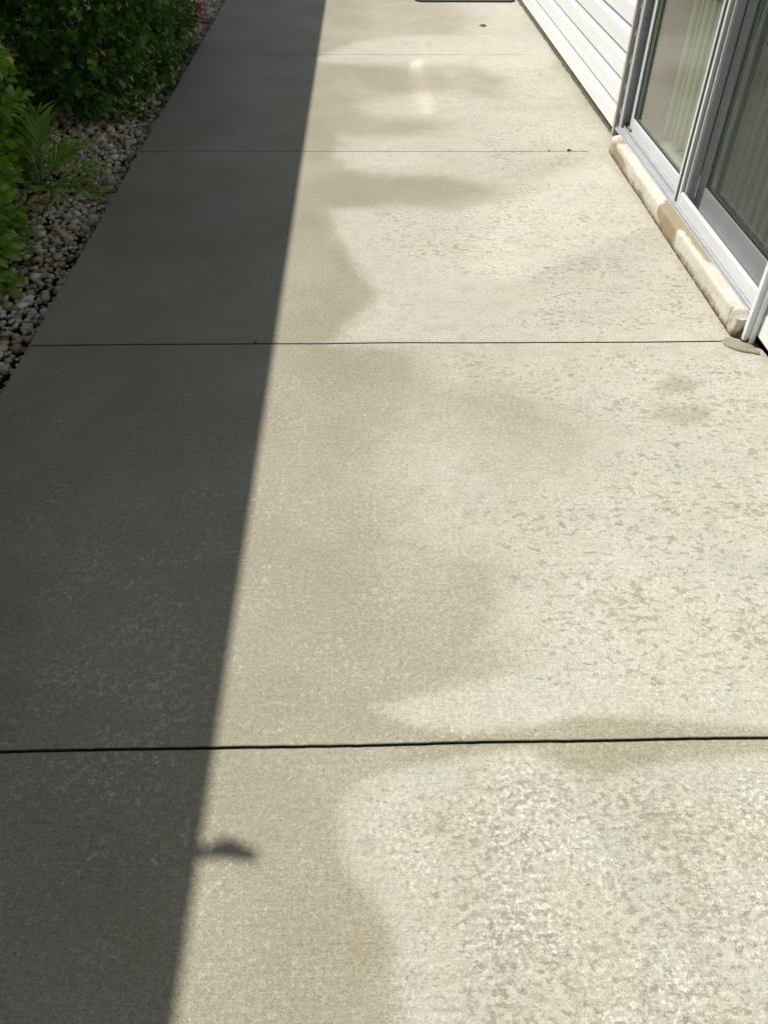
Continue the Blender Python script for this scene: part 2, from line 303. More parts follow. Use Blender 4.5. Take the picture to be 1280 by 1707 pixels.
# ---------------------------------------------------------------- ground and walkway
g = MB(); g.add([(-60,-60,-.09),(60,-60,-.09),(60,60,-.09),(-60,60,-.09)], [(0,1,2,3)])
tag(g.build('ground', SOIL), kind='structure')
XL, XR = -1.19, 1.425
def sdf(px, py, poly):
    """signed distance to a polygon, positive inside"""
    P = np.array(poly); n = len(P); d = np.full(px.shape, 1e9); ins = np.zeros(px.shape, bool)
    for i in range(n):
        a = P[i]; b = P[(i+1) % n]; e = b-a; wx = px-a[0]; wy = py-a[1]
        t = np.clip((wx*e[0]+wy*e[1])/max(e@e, 1e-9), 0, 1)
        d = np.minimum(d, np.hypot(wx-e[0]*t, wy-e[1]*t))
        c = (a[1] > py) != (b[1] > py)
        with np.errstate(divide='ignore', invalid='ignore'):
            ins ^= c & (px < (b[0]-a[0])*(py-a[1])/(b[1]-a[1]+1e-12)+a[0])
    return np.where(ins, d, -d)
def field(px, py, polys):
    out = np.zeros(px.shape)
    for amp, soft, poly in polys:
        u = np.clip(sdf(px, py, poly)/(2*soft)+.5, 0, 1); out = 1-(1-out)*(1-amp*u*u*(3-2*u))
    return out
JOINTS = [(-1.1, 9), (.886, 9), (2.493, 9), (4.463, 1.24), (6.474, 1.24), (8.5, 1.24), (10.5, 1.24)]
ys = list(np.arange(-2, 12.001, .02)); hw = .0029
ys = [y for y in ys if all(abs(y-j) > .012 for j, _ in JOINTS)]
for j, _ in JOINTS: ys += [j-hw-.0025, j-hw, j-hw+.0008, j+hw-.0008, j+hw, j+hw+.0025]
ys = np.array(sorted(ys)); xs = np.array([XL, XL+.003, XL+.01]+list(np.arange(XL+.03, XR-.04, .02))+[XR-.012, XR])
X, Y = np.meshgrid(xs, ys); Z = np.zeros_like(X); G = np.zeros_like(X)
for j, xe in JOINTS:
    hwj = hw if j < 3 else hw*.62
    inside = np.abs(Y-j) < hw; Z[inside & (X < xe)] = -.016; G[(np.abs(Y-j) < hw*1.02) & (X < xe)] = 1
    shoulder = (np.abs(np.abs(Y-j)-hw) < 1e-6) & (X < xe); Z[shoulder] = -.0012
    rows = np.abs(Y-j) < .009
    wob = np.array([mnoise.noise(Vector((x*3, j*5, 0)))*.0035+mnoise.noise(Vector((x*30, j, 3)))*.0011 for x in xs])
    slope = .0 
    Y = Y+rows*wob[None, :]
    Y = np.where(rows & (j > 3), j+(Y-j)*.7, Y)
Z[:, 0] -= .004; Z += .0012*np.sin(X*2.1+Y*.7)
X[:, -1] += np.array([.007*mnoise.noise(Vector((0, y*9, 1)))+.005*mnoise.noise(Vector((4, y*37, 1))) for y in ys])
X[:, -1] -= np.where(ys < 2.5, .02*np.clip((2.5-ys)/.3, 0, 1)*0+.0, 0)
nx, ny = len(xs), len(ys)
V = np.stack([X.ravel(), Y.ravel(), Z.ravel()], 1)
I = (np.arange(ny-1)[:, None]*nx+np.arange(nx-1)[None, :]).ravel()
F = np.stack([I, I+1, I+nx+1, I+nx], 1)
# skirts left and right
nv = len(V); L = np.arange(ny)*nx; Rr = L+nx-1
VL = V[L].copy(); VL[:, 2] = -.2; VR = V[Rr].copy(); VR[:, 2] = -.2
V2 = np.concatenate([V, VL, VR]); k = np.arange(ny-1)
F2 = np.concatenate([F, np.stack([nv+k, L[:-1], L[1:], nv+k+1], 1), np.stack([Rr[:-1], nv+ny+k, nv+ny+k+1, Rr[1:]], 1)])
me = bpy.data.meshes.new('walkway'); me.from_pydata(V2.tolist(), [], F2.tolist()); me.update()
px, py = V2[:, 0], V2[:, 1]
def setattr_(me, name, arr):
    a = me.attributes.new(name, 'FLOAT', 'POINT'); a.data.foreach_set('value', np.asarray(arr, np.float32))
wxn = np.array([mnoise.noise(Vector((x*4, y*4, 0)))*.05 for x, y in zip(px, py)]); wyn = np.array([mnoise.noise(Vector((x*4, y*4, 9)))*.05 for x, y in zip(px, py)])
qx, qy = px+wxn, py+wyn
setattr_(me, 'dry', field(px+wxn*.4, py+wyn*.4, DRY_AND_SUN_PATCH)*(1-field(px+wxn*.3, py+wyn*.3, DAMP))); setattr_(me, 'speck', field(qx, qy, SPECK)*(1-field(px, py, DAMP))); setattr_(me, 'fleck', field(qx, qy, FLECK)); setattr_(me, 'stain', field(qx, qy, STAIN))
spt = np.zeros(len(px))
for sx, sy, r in SPOTS: spt = np.maximum(spt, np.clip(1.3-np.hypot(px-sx, (py-sy)*.8)/r, 0, 1))
setattr_(me, 'spot', spt); setattr_(me, 'groove', np.concatenate([G.ravel(), np.zeros(2*ny)]))
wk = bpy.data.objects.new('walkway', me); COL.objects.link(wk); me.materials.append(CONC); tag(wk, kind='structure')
# ---------------------------------------------------------------- gravel
def pebbles():
    base = []; bf = []
    nlat, nlon = 4, 7
    base.append((0, 0, 1))
    for i in range(1, nlat):
        for j in range(nlon):
            a = math.pi*i/nlat; b = 2*math.pi*(j+.5*(i % 2))/nlon; base.append((math.sin(a)*math.cos(b), math.sin(a)*math.sin(b), math.cos(a)))
    base.append((0, 0, -1)); last = len(base)-1
    for j in range(nlon): bf.append((0, 1+j, 1+(j+1) % nlon)); bf.append((last, last-nlon+(j+1) % nlon, last-nlon+j))
    for i in range(nlat-2):
        for j in range(nlon):
            a = 1+i*nlon+j; b = 1+i*nlon+(j+1) % nlon; bf.append((a, a+nlon, b+nlon)); bf.append((a, b+nlon, b))
    B = np.array(base); BF = np.array(bf); nb = len(B); Vs = []; Fs = []; R_ = []; n = 0
    def put(x, y, z, s):
        nonlocal n
        sc = np.array([s*RNG.uniform(.85, 1.5), s*RNG.uniform(.7, 1.0), s*RNG.uniform(.45, .8)])
        a = RNG.uniform(0, 6.28); ti = RNG.normal(0, .3)
        q = B*(1+RNG.normal(0, .06, (nb, 1)))*sc; c, s_ = math.cos(ti), math.sin(ti)
        q = np.stack([q[:, 0]*c+q[:, 2]*s_, q[:, 1], -q[:, 0]*s_+q[:, 2]*c], 1); c, s_ = math.cos(a), math.sin(a)
        q = np.stack([q[:, 0]*c-q[:, 1]*s_+x, q[:, 0]*s_+q[:, 1]*c+y, q[:, 2]+z], 1)
        Vs.append(q); Fs.append(BF+n*nb); R_.append(np.full(nb, RNG.random())); n += 1
    y = 1.6
    while y < 9.5:
        step = .024
        x = -2.5
        while x < XL-.012:
            if RNG.random() < .93:
                s = RNG.choice([.009, .013, .018, .024], p=[.30, .33, .25, .12])
                put(min(x+RNG.normal(0, .006), XL-.012), y+RNG.normal(0, .006), -.058+RNG.uniform(0, .016), s)
            x += .027
        y += step
    me = bpy.data.meshes.new('gravel'); V = np.concatenate(Vs); F = np.concatenate(Fs)
    me.from_pydata(V.tolist(), [], F.tolist()); me.update(); me.shade_smooth()
    setattr_(me, 'rand', np.concatenate(R_)); me.materials.append(PEB)
    o = bpy.data.objects.new('gravel', me); COL.objects.link(o); tag(o, 'mixed tan and white river pebbles between the shrubs and the walkway', 'gravel', kind='stuff')
pebbles()
# ---------------------------------------------------------------- right-hand house: siding walls
def siding_prof(xf, z0, z1, pitch=.126, dp=.012, xb=None):
    """dutch-lap outline from z0 up to z1; lips at z0, z0+pitch ..."""
    pts = []; z = z0
    while z < z1:
        pts += [(xf+dp+.004, z-.002), (xf+.003, z-.004), (xf, z), (xf, z+.008), (xf+.001, z+.078), (xf+.004, z+.088), (xf+dp, z+.108), (xf+dp+.001, z+pitch-.003)]
        z += pitch
    return pts
def siding_wall(name, xf, y0, y1, z0, z1, label, skew=0):
    r = empty(name, (xf, (y0+y1)/2, 0)); tag(r, label, 'house wall')
    m = MB(); pr = siding_prof(xf, z0, z1)
    m.strip_y(pr, y0, y1)
    o = m.build('siding', VINYL, r); o.location = (-xf, -(y0+y1)/2, 0)
    for q in o.data.vertices: q.co.x += skew*(q.co.y-4.66)
    back = MB().box(xf+.03, xf+.2, y0+.002, y1-.002, .1, z1); b = back.build('sheathing', GASKET, r); b.location = (-xf, -(y0+y1)/2, 0)
    return r
W1 = siding_wall('siding_wall', 1.428, 4.672, 12, .035, 2.70, 'white horizontal vinyl siding wall beyond the sliding door', .002)
W2 = siding_wall('siding_wall', 1.405, -3, 2.462, .041, 2.70, 'white horizontal vinyl siding wall nearest the camera, on the near side of the sliding door')
f1 = MB(); n = 160
def jf(x, y, z): return (.006*mnoise.noise(Vector((y*11, z*40, 2)))+.003*mnoise.noise(Vector((y*50, z*90, 5))), 0)
f1.prism_y([(1.442, -.15), (1.60, -.15), (1.60, .10), (1.452, .10), (1.446, .02)], 4.50, 12, 500, jf)
fo = f1.build('foundation', FOUND, W1); fo.location = (-1.428, -(4.672+12)/2, 0)
f2 = MB(); f2.prism_y([(1.50, -.15), (1.60, -.15), (1.60, .10), (1.50, .10)], -3, 2.47, 200, jf)
fo = f2.build('foundation', FOUND, W2); fo.location = (-1.405, -(2.462-3)/2, 0)
# head wall above door, roof and soffit of the house
r = empty('house_roof', (1.5, 4, 2.5)); tag(r, 'shingle roof edge with white soffit over the sliding door', 'roof')
def loc(o, c): o.location = (-c[0], -c[1], -c[2]); return o
loc(MB().box(1.10, 6, -3, 12, 2.71, 2.75).build('soffit', SOFFIT, r), (1.5, 4, 2.5))
loc(MB().box(1.07, 1.098, -3, 12, 2.69, 2.85).build('fascia', SOFFIT, r), (1.5, 4, 2.5))
loc(MB().add([(1.04,-3,2.852),(1.04,12,2.852),(6,12,4.55),(6,-3,4.55),(1.04,-3,2.88),(1.04,12,2.88),(6,12,4.58),(6,-3,4.58)], [(0,3,2,1),(4,5,6,7),(0,1,5,4),(1,2,6,5),(2,3,7,6),(3,0,4,7)]).build('roof_slope', ROOFM, r), (1.5, 4, 2.5))
hw_ = MB().box(1.43, 1.62, 2.462, 4.672, 2.04, 2.70).build('wall_header', VINYL); tag(hw_, 'white wall panel over the top of the sliding door', 'wall')
# ---------------------------------------------------------------- door sill (painted mortar curb)
def curb():
    y0, y1, n = 2.515, 4.455, 260
    prof0 = [(1.343,-.02),(1.3425,.0045),(1.340,.009),(1.340,.030),(1.342,.055),(1.344,.072),(1.347,.079),(1.353,.0835),(1.375,.0855),(1.395,.0850),(1.403,.080),(1.50,.078),(1.50,-.02)]
    vs = []; fs = []; st = []; gr = []; m = len(prof0)
    for k in range(n+1):
        y = y0+(y1-y0)*k/n; e = min(1, (y1-y)/.02); e0 = min(1, (y-y0)/.012)
        for i, (x, z) in enumerate(prof0):
            a = mnoise.noise(Vector((y*3, i*.35, 0)))*.0028+mnoise.noise(Vector((y*14, i*.25, 4)))*.0014
            rag = mnoise.noise(Vector((y*40, i, 7)))*.0018
            xx, zz = x, z
            if 0 < i < 11: xx += a+rag; zz += (a*.7+rag*.6)*(1 if i > 4 else .15)
            if i == 0: xx += mnoise.noise(Vector((y*30, 0, 7)))*.003
            if i < 10: xx += (1-math.sqrt(max(0, min(1, e))))*.012+(1-math.sqrt(max(0, e0)))*.012
            # bump of mortar by the near end
            b = math.exp(-((y-2.565)/.012)**2); xx += -.008*b*(i in (4,5,6,7)); zz += .006*b*(5 < i < 10)
            b2 = math.exp(-((y-2.53)/.02)**2); zz -= .018*b2*(5 < i < 11)
            b3 = math.exp(-((y-2.585)/.008)**2); xx += .010*b3*(3 < i < 7)
            vs.append((xx, y, zz))
            def blob(cy, w, lo, hi, amp=1): return amp*max(0, 1-abs((y-cy)/w)**3)*(1 if lo <= zz <= hi else .0)
            s = max(blob(3.36, .13, -1, .2), blob(3.50, .045, .03, .2), blob(4.24, .17, -1, .066, .7), blob(3.80, .07, .0, .05, .8), blob(4.36, .08, -1, .2, .6))
            if zz > .078 and i > 7: s = max(s, .95*max(0, 1-abs((y-3.25)/.38)**4))
            if i < 4: s = max(s, .42+.25*mnoise.noise(Vector((y*6, 0, 3))))
            s = max(s, .8*math.exp(-((y-2.578)/.014)**2)*(zz < .06))
            st.append(s*.75+.12); gr.append(2.2 if i < 2 else (1.1 if i == 2 else max(0, 1-zz/.03)*.8))
    for k in range(n):
        for i in range(m-1):
            a = k*m+i; fs.append((a, a+1, a+1+m, a+m))
    fs.append(tuple(range(m-1, -1, -1))); fs.append(tuple(n*m+i for i in range(m)))
    mb = MB(); mb.add(vs, fs); o = mb.build('door_sill', STUCCO, None)
    setattr_(o.data, 'stain', st); setattr_(o.data, 'grime', gr)
    tag(o, 'cream painted mortar sill with brown damp stains under the sliding door', 'door sill')
curb()
# ---------------------------------------------------------------- sliding door
D0 = (1.45, 3.5, .08)
door = empty('sliding_door', D0); tag(door, 'aluminium sliding glass door with an insect screen over its near half', 'sliding door')
def dp(mb, name, mat, parent=None, bevel=.0012):
    if parent is None: o = mb.build(name, mat, door, bevel); o.location = (-D0[0], -D0[1], -D0[2])
    else: o = mb.build(name, mat, parent, bevel)
    return o
HT = 2.03
# outer frame: far jamb, near jamb, head, track
fj = dp(MB().box(1.424, 1.500, 4.598, 4.640, .070, HT).box(1.424, 1.430, 4.575, 4.5975, .078, HT).box(1.476, 1.500, 4.560, 4.597, .078, HT), 'frame_jamb', DARKALU)
dp(MB().box(1.422, 1.4238, 4.582, 4.600, .080, HT), 'frame_nosing', ALU, fj, 0)
dp(MB().box(1.402, 1.56, 2.462, 2.512, .0845, HT), 'frame_jamb', DARKALU)
dp(MB().box(1.40, 1.56, 2.513, 4.597, HT-.04, HT), 'frame_head', ALU)
tr = dp(MB().box(1.390, 1.56, 2.513, 4.577, .0795, .0865).box(1.398, 1.401, 2.513, 4.577, .087, .094).box(1.436, 1.4385, 3.58, 4.575, .087, .100).box(1.4445, 1.4465, 2.52, 3.5, .087, .096), 'track', DARKALU)
# screws
for z in (.22, .41, .60, .9, 1.3):
    s = MB()
    for xx, yy in ((1.448, 4.5735),): s.tube([(xx, 4.5985, z), (xx, 4.595, z)], [.0035, .003], 8)
    dp(s, 'screw', GASKET, fj, 0)
# fixed far panel
XP = 1.462
fp = dp(MB().box(XP, XP+.028, 4.515, 4.556, .087, HT-.045).box(XP, XP+.028, 3.575, 4.514, .0885, .150).box(XP, XP+.028, 3.575, 4.514, HT-.11, HT-.046).box(XP, XP+.028, 3.530, 3.574, .087, HT-.045), 'fixed_panel', ALU)
dp(MB().box(XP+.006, XP+.011, 4.507, 4.5145, .151, HT-.11).box(XP+.006, XP+.011, 3.575, 4.5065, .1505, .156), 'gasket', GASKET, fp, 0)
gm = MB(); gm.add([(XP+.014, 3.575, .151), (XP+.014, 4.515, .151), (XP+.014, 4.515, HT-.11), (XP+.014, 3.575, HT-.11)], [(0,3,2,1)])
dp(gm, 'glass_pane', GLASS, fp, 0)
# sliding near panel (behind the screen)
XS = 1.496
spn = dp(MB().box(XS, XS+.028, 3.455, 3.530, .0885, HT-.045).box(XS, XS+.028, 2.585, 3.454, .0885, .185).box(XS, XS+.028, 2.585, 3.454, HT-.11, HT-.046).box(XS, XS+.028, 2.514, 2.584, .0885, HT-.045), 'sliding_panel', ALU)
dp(MB().box(XS+.006, XS+.011, 3.444, 3.4545, .186, HT-.11).box(XS+.006, XS+.011, 2.586, 3.4435, .1855, .194), 'gasket', GASKET, spn, 0)
gm = MB(); gm.add([(XS+.014, 2.585, .186), (XS+.014, 3.455, .186), (XS+.014, 3.455, HT-.11), (XS+.014, 2.585, HT-.11)], [(0,3,2,1)])
dp(gm, 'glass_pane', GLASS, spn, 0)
# screen panel
XC = 1.418
scr = dp(MB().box(XC, XC+.018, 3.512, 3.532, .0885, HT-.045).box(XC+.004, XC+.018, 3.5325, 3.560, .0875, HT-.045).box(XC, XC+.018, 3.5605, 3.580, .0885, HT-.045)
   .box(XC, XC+.018, 2.515, 3.5115, .0885, .140).box(XC+.003, XC+.014, 2.515, 3.5115, .1403, .147).box(XC, XC+.018, 2.515, 3.5115, HT-.10, HT-.045), 'screen_frame', ALU)
dp(MB().box(XC+.0025, XC+.0038, 3.534, 3.5585, .09, HT-.05), 'groove_strip', GASKET, scr, 0)  # black strip set in the groove between the two ribs
gm = MB(); gm.add([(XC+.010, 2.515, .1475), (XC+.010, 3.5115, .1475), (XC+.010, 3.5115, HT-.10), (XC+.010, 2.515, HT-.10)], [(0,3,2,1)])
dp(gm, 'screen_mesh', SCREEN, scr, 0)
# corner trims of the siding
t1 = MB(); t1.box(1.404, 1.408, 4.642, 4.671, .022, 2.2).box(1.408, 1.424, 4.6425, 4.6455, .022, 2.2)
tag(t1.build('corner_channel', CHANNEL, None, .001), 'narrow taupe channel between the far siding and the sliding door', 'trim')
t2 = MB(); t2.box(1.372, 1.386, 2.486, 2.508, .006, 2.2).box(1.386, 1.404, 2.494, 2.508, .006, 2.2).box(1.386, 1.400, 2.464, 2.4675, .006, 2.2).box(1.400,1.4035,2.464,2.4935,.006,2.2)
tag(t2.build('corner_channel', VINYL, None, .001), 'pale grey upright channel reaching down to the walkway beside the nearest siding', 'trim')
# added unseen strip window, placed and sized to reflect sun onto the concrete
wc = (1.41, 6.45, 1.9); wi = empty('added_high_window', wc); tag(wi, 'unseen narrow high window added to the far siding wall to reflect sun onto the walkway', 'window')
loc(MB().box(1.395, 1.47, 5.80, 7.12, 1.75, 1.785).box(1.395, 1.47, 5.80, 7.12, 2.005, 2.04).box(1.395, 1.47, 5.80, 5.84, 1.7855, 2.0045).box(1.395, 1.47, 7.08, 7.12, 1.7855, 2.0045).build('window_frame', ALU, wi, .001), wc)
loc(MB().add([(1.412,5.84,1.785),(1.412,7.08,1.785),(1.412,7.08,2.005),(1.412,5.84,2.005)], [(0,3,2,1)]).build('window_pane', REFLECTOR, wi), wc)
loc(MB().box(1.418, 1.424, 5.84, 7.08, 1.786, 2.004).build('dark_backing', GASKET, wi), wc)  # black backing behind the added pane
# mortar patch
def flat_blob(name, pts, mat, h, label, cat, y=None):
    n = len(pts); c = (sum(p[0] for p in pts)/n, sum(p[1] for p in pts)/n)
    vs = [(x, yy, .0015) for x, yy in pts]+[(c[0]+(x-c[0])*.9, c[1]+(yy-c[1])*.9, h) for x, yy in pts]
    m = MB(); m.add(vs, [(i, (i+1) % n, n+(i+1) % n, n+i) for i in range(n)]+[tuple(range(n, 2*n))])
    o = m.build(name, mat); tag(o, label, cat); return o
flat_blob('mortar_patch', [(1.300,2.497),(1.297,2.475),(1.306,2.452),(1.325,2.432),(1.345,2.418),(1.362,2.412),(1.378,2.408),(1.392,2.400),(1.404,2.398),(1.408,2.415),(1.404,2.435),(1.398,2.455),(1.385,2.468),(1.368,2.480),(1.352,2.497),(1.338,2.506),(1.318,2.510)], PATCH, .006, 'smooth grey brown mortar patch on the concrete below the near channel', 'mortar patch')
# ---------------------------------------------------------------- room behind the glass
rm = MB(); rm.box(1.58, 5.0, .6, 6.4, -.05, .075); tag(rm.build('floor', TILE), kind='structure')
ri = empty('room_wall', (5, 3.5, 0)); tag(ri, kind='structure')
for b in ((5.0, 5.1, .6, 6.4, .0, 2.5), (1.62, 5.0, .5, .6, 0, 2.5), (1.62, 5.0, 6.4, 6.5, 0, 2.5), (1.62, 5.1, .5, 6.5, 2.5, 2.54), (1.64, 1.66, .6, 2.40, .08, 2.5), (1.64, 1.66, 4.70, 6.4, .08, 2.5)):
    o = MB().box(*b).build('wall_panel', ROOM, ri); o.location = (-5, -3.5, 0)
bl = empty('vertical_blind', (1.66, 3.5, 2.1)); tag(bl, 'pale green vertical blind hanging inside behind the door glass', 'blind')
o = MB().box(1.62, 1.66, 2.5, 4.6, 2.06, 2.10).build('head_rail', ALU, bl); o.location = (-1.66, -3.5, -2.1)
vane = MB(); vn = 6
vv = []
for z in (.10, 2.06):
    for k in range(vn+1):
        u = k/vn-.5; vv.append((.006*(1-4*u*u), u*.089, z))
vane.add(vv, [(k, k+1, vn+2+k, vn+1+k) for k in range(vn)])
v0 = None
yv = 4.44
idx = 0
while yv > 2.52:
    if v0 is None: v0 = vane.build('blind_vane', BLIND, bl, smooth=True); o = v0
    else: o = v0.copy(); COL.objects.link(o); o.parent = bl
    o.location = (1.63-1.66, yv-3.5, -2.1); o.rotation_euler.z = math.radians((-31 if yv > 3.5 else -40)+RNG.uniform(-6, 6))
    yv -= .078 if yv > 3.5 else .082
    idx += 1
# ---------------------------------------------------------------- left-hand house: wall, eave
lh = empty('neighbouring_house', (-2.7, 4, 0)); tag(lh, 'pale grey stucco wall seen behind the shrubs', 'house')
C2 = (-2.7, 4, 0)
loc(MB().box(-2.9, -2.7, -4, 13, -.1, 2.3).build('wall', WALLP, lh), C2)
XE = -.33-2.30*HX*-1/math.tan(EL)
loc(MB().box(-2.699, XE-.065, -4, 13, 2.302, 2.33).build('soffit', SOFFIT, lh), C2)
fa = loc(MB().box(XE-.028, XE, -4, 13, 2.22, 2.34).build('fascia', SOFFIT, lh), C2)
for q in fa.data.vertices: q.co.x += .0032*(q.co.y-5.2)
loc(MB().add([(XE-.06,-4,2.342),(XE-.06,13,2.342),(-7,13,3.9),(-7,-4,3.9),(XE-.06,-4,2.36),(XE-.06,13,2.36),(-7,13,3.93),(-7,-4,3.93)], [(0,1,2,3),(4,7,6,5),(0,4,5,1),(1,5,6,2),(2,6,7,3),(3,7,4,0)]).build('roof', ROOFM, lh), C2)
# dead leaf caught on the eave: throws the small blurred shadow
def eave_leaf():
    zt = 2.34; sx = zt*-HX/math.tan(EL); sy = zt*HY/math.tan(EL)
    m = MB(); cx, cy = -.275-sx, .668+sy
    pr = [(-.07,-.004,.010),(-.04,.002,.014),(-.015,.008,.020),(.0,.009,.022),(.02,.003,.018),(.042,-.004,.015),(.062,-.010,.009)]
    vs = []; 
    for dx, dy, hwd in pr: vs += [(cx+dx, cy+dy+hwd, zt+.01), (cx+dx, cy+dy, zt), (cx+dx, cy+dy-hwd, zt+.012)]
    fs = []
    for i in range(len(pr)-1): fs += [(i*3, i*3+1, i*3+4, i*3+3), (i*3+1, i*3+2, i*3+5, i*3+4)]
    m.add(vs, fs); o = m.build('dead_leaf', DEAD); tag(o, 'dry leaf hanging over the eave edge that casts the small shadow', 'leaf')
eave_leaf()
# ---------------------------------------------------------------- plants
def leaf_template(w_=.5, tip=.15, cup=.12, n=5):
    """unit leaf along +x, length 1"""
    vs = []; fs = []
    for i in range(n+1):
        t = i/n; hwid = w_*.5*math.sin(math.pi*min(1, t**(1+tip))**.9)**.75 if 0 < t < 1 else .0
        z = -.22*t*t
        vs += [(t, hwid, z+cup*hwid), (t, 0, z), (t, -hwid, z+cup*hwid)]
    for i in range(n): fs += [(i*3, i*3+1, i*3+4, i*3+3), (i*3+1, i*3+2, i*3+5, i*3+4)]
    return np.array(vs), np.array(fs)
def foliage(pos, dirs, size, tmpl, name, mat, parent, rv=None, seed=1):
    rg = np.random.default_rng(seed); TV, TF = tmpl; Vs = []; Fs = []; R_ = []
    for i, (p_, d, s) in enumerate(zip(pos, dirs, size)):
        d = d/np.linalg.norm(d); up_ = np.array([0, 0, 1.])+rg.normal(0, .35, 3); side = np.cross(up_, d); side /= np.linalg.norm(side)+1e-9; nrm = np.cross(d, side)
        Vs.append(p_+s*(TV[:, :1]*d+TV[:, 1:2]*side+TV[:, 2:3]*nrm)); Fs.append(TF+i*len(TV)); R_.append(np.full(len(TV), rg.random() if rv is None else rv[i]))
    V = np.concatenate(Vs); F = np.concatenate(Fs); me = bpy.data.meshes.new(name); me.from_pydata(V.tolist(), [], F.tolist()); me.update(); me.shade_smooth()
    setattr_(me, 'rand', np.concatenate(R_)); me.materials.append(mat); o = bpy.data.objects.new(name, me); COL.objects.link(o); o.parent = parent; return o
def shrub(name, c, rad, n_tw, size, mat, label, seed, low=.0, tw_len=.13, per=9, density_inner=.3, pw=2.6):
    """twigs with rosettes of leaves spread through a lumpy volume"""
    rg = np.random.default_rng(seed); root = empty(name, (c[0], c[1], -.06)); tag(root, label, 'shrub')
    rx, ry, h = rad; pos = []; dirs = []; sz = []; rv = []; tw = MB()
    for k_ in range(n_tw):
        while True:
            q = rg.uniform(-1, 1, 3); q[2] = rg.uniform(low, 1)
            rr = (abs(q[0])**pw+abs(q[1])**pw+abs(max(q[2], 0)*1.0)**4)
            lump = 1+.45*mnoise.noise(Vector((q[0]*2.2+seed, q[1]*2.2*ry/rx, q[2]*2.5)))
            if rr < lump and (rr > .35 or rg.random() < density_inner): break
        P_ = np.array([q[0]*rx, q[1]*ry, q[2]*h+.02]); out = np.array([q[0]*1.2, q[1]*1.2, q[2]*.6+.25])+rg.normal(0, .35, 3); out /= np.linalg.norm(out)
        Lg = tw_len*rg.uniform(.7, 1.3); S = P_-out*Lg
        tw.tube([S, (S+P_)/2+rg.normal(0, .006, 3), P_], [.003, .0024, .0015], 4)
        tone = rg.random()
        for j in range(per):
            t = 1-j/per; a = j*2.399+rg.uniform(-.4, .4); base = S+(P_-S)*t
            e1 = np.cross(out, [0.13, .2, 1]); e1 /= np.linalg.norm(e1); e2 = np.cross(out, e1)
            d = out*(.35+.5*t)+(e1*math.cos(a)+e2*math.sin(a))*(.9-.3*t)
            pos.append(base); dirs.append(d); sz.append(size*rg.uniform(.65, 1.15)*(.8+.25*(1-t))); rv.append(np.clip(tone*.65+rg.random()*.35+(.15 if t > .85 else -.05), 0, 1))
    st = MB()
    for k_ in range(7):
        a = rg.uniform(0, 6.28); e = np.array([math.cos(a)*rx*.7, math.sin(a)*ry*.7, h*rg.uniform(.6, .9)])
        st.tube([(e[0]*.1, e[1]*.25, 0), (e[0]*.4+rg.normal(0, .03), e[1]*.5, e[2]*.5), tuple(e)], [.014, .010, .004], 6)
    st.build('trunk', BARK, root); tw.build('twigs', BARK, root)
    foliage(pos, dirs, sz, leaf_template(.62, .25), 'foliage', mat, root, rv, seed)
    return root
shrub('shrub', (-1.79, 6.05), (.60, 1.15, 1.15), 2100, .060, LEAFA, 'big dark green shrub with rounded leaves, farther of the shrubs along the walkway', 3, pw=4.2, density_inner=.2)
shrub('shrub', (-1.98, 4.05), (.37, .45, .98), 460, .074, LEAFB, 'tall light green shrub behind the small palm, by the pebble bed', 5, per=8)
shrub('shrub', (-1.66, 3.02), (.27, .66, .46), 380, .074, LEAFB, 'low light green shrub at the near end of the pebble bed', 8, per=8)
# small palm
def palm():
    c = (-1.60, 4.06, -.05); root = empty('palm_seedling', c); tag(root, 'young feathery palm growing in the pebbles between two shrubs', 'palm')
    rg = np.random.default_rng(4); TV, TF = leaf_template(.085, .3, .2, 4)
    fr = [(100, 68, .34), (60, 40, .34), (10, 30, .36), (-20, 22, .38), (-60, 30, .34), (-110, 40, .30), (150, 48, .32), (200, 35, .30), (80, 80, .36), (-30, 55, .30), (30, 62, .26), (90, 74, .42), (120, 64, .40), (45, 50, .34), (-5, 18, .34)]
    for az, el, Ln in fr:
        a, e = math.radians(az), math.radians(el); pos = []; dirs = []; sz = []; pts = []
        for k_ in range(15):
            t = k_/14; ee = e-t*t*1.0; hd = np.array([math.cos(a), math.sin(a), 0])
            p_ = hd*Ln*t*math.cos(e*.8)+np.array([0, 0, Ln*(t*math.sin(e)*1.15-.38*t*t)]); pts.append(tuple(p_))
            if k_ < 4: continue
            sd = np.array([-math.sin(a), math.cos(a), 0]); tg = hd*math.cos(ee)+np.array([0, 0, math.sin(ee)])
            for s_ in (-1, 1):
                pos.append(p_); dirs.append(tg*.9+sd*s_*.75+np.array([0, 0, .25])+rg.normal(0, .06, 3)); sz.append(.15*(1-.45*abs(t-.45))*rg.uniform(.85, 1.1))
        pos.append(np.array(pts[-1])); dirs.append(tg); sz.append(.12)
        f = foliage(pos, dirs, sz, (TV, TF), 'frond', PALML, root, None, int(az+400))
        MB().tube(pts, [.0035-.0018*i/14 for i in range(15)], 5).build('stem', PALML, f)
palm()
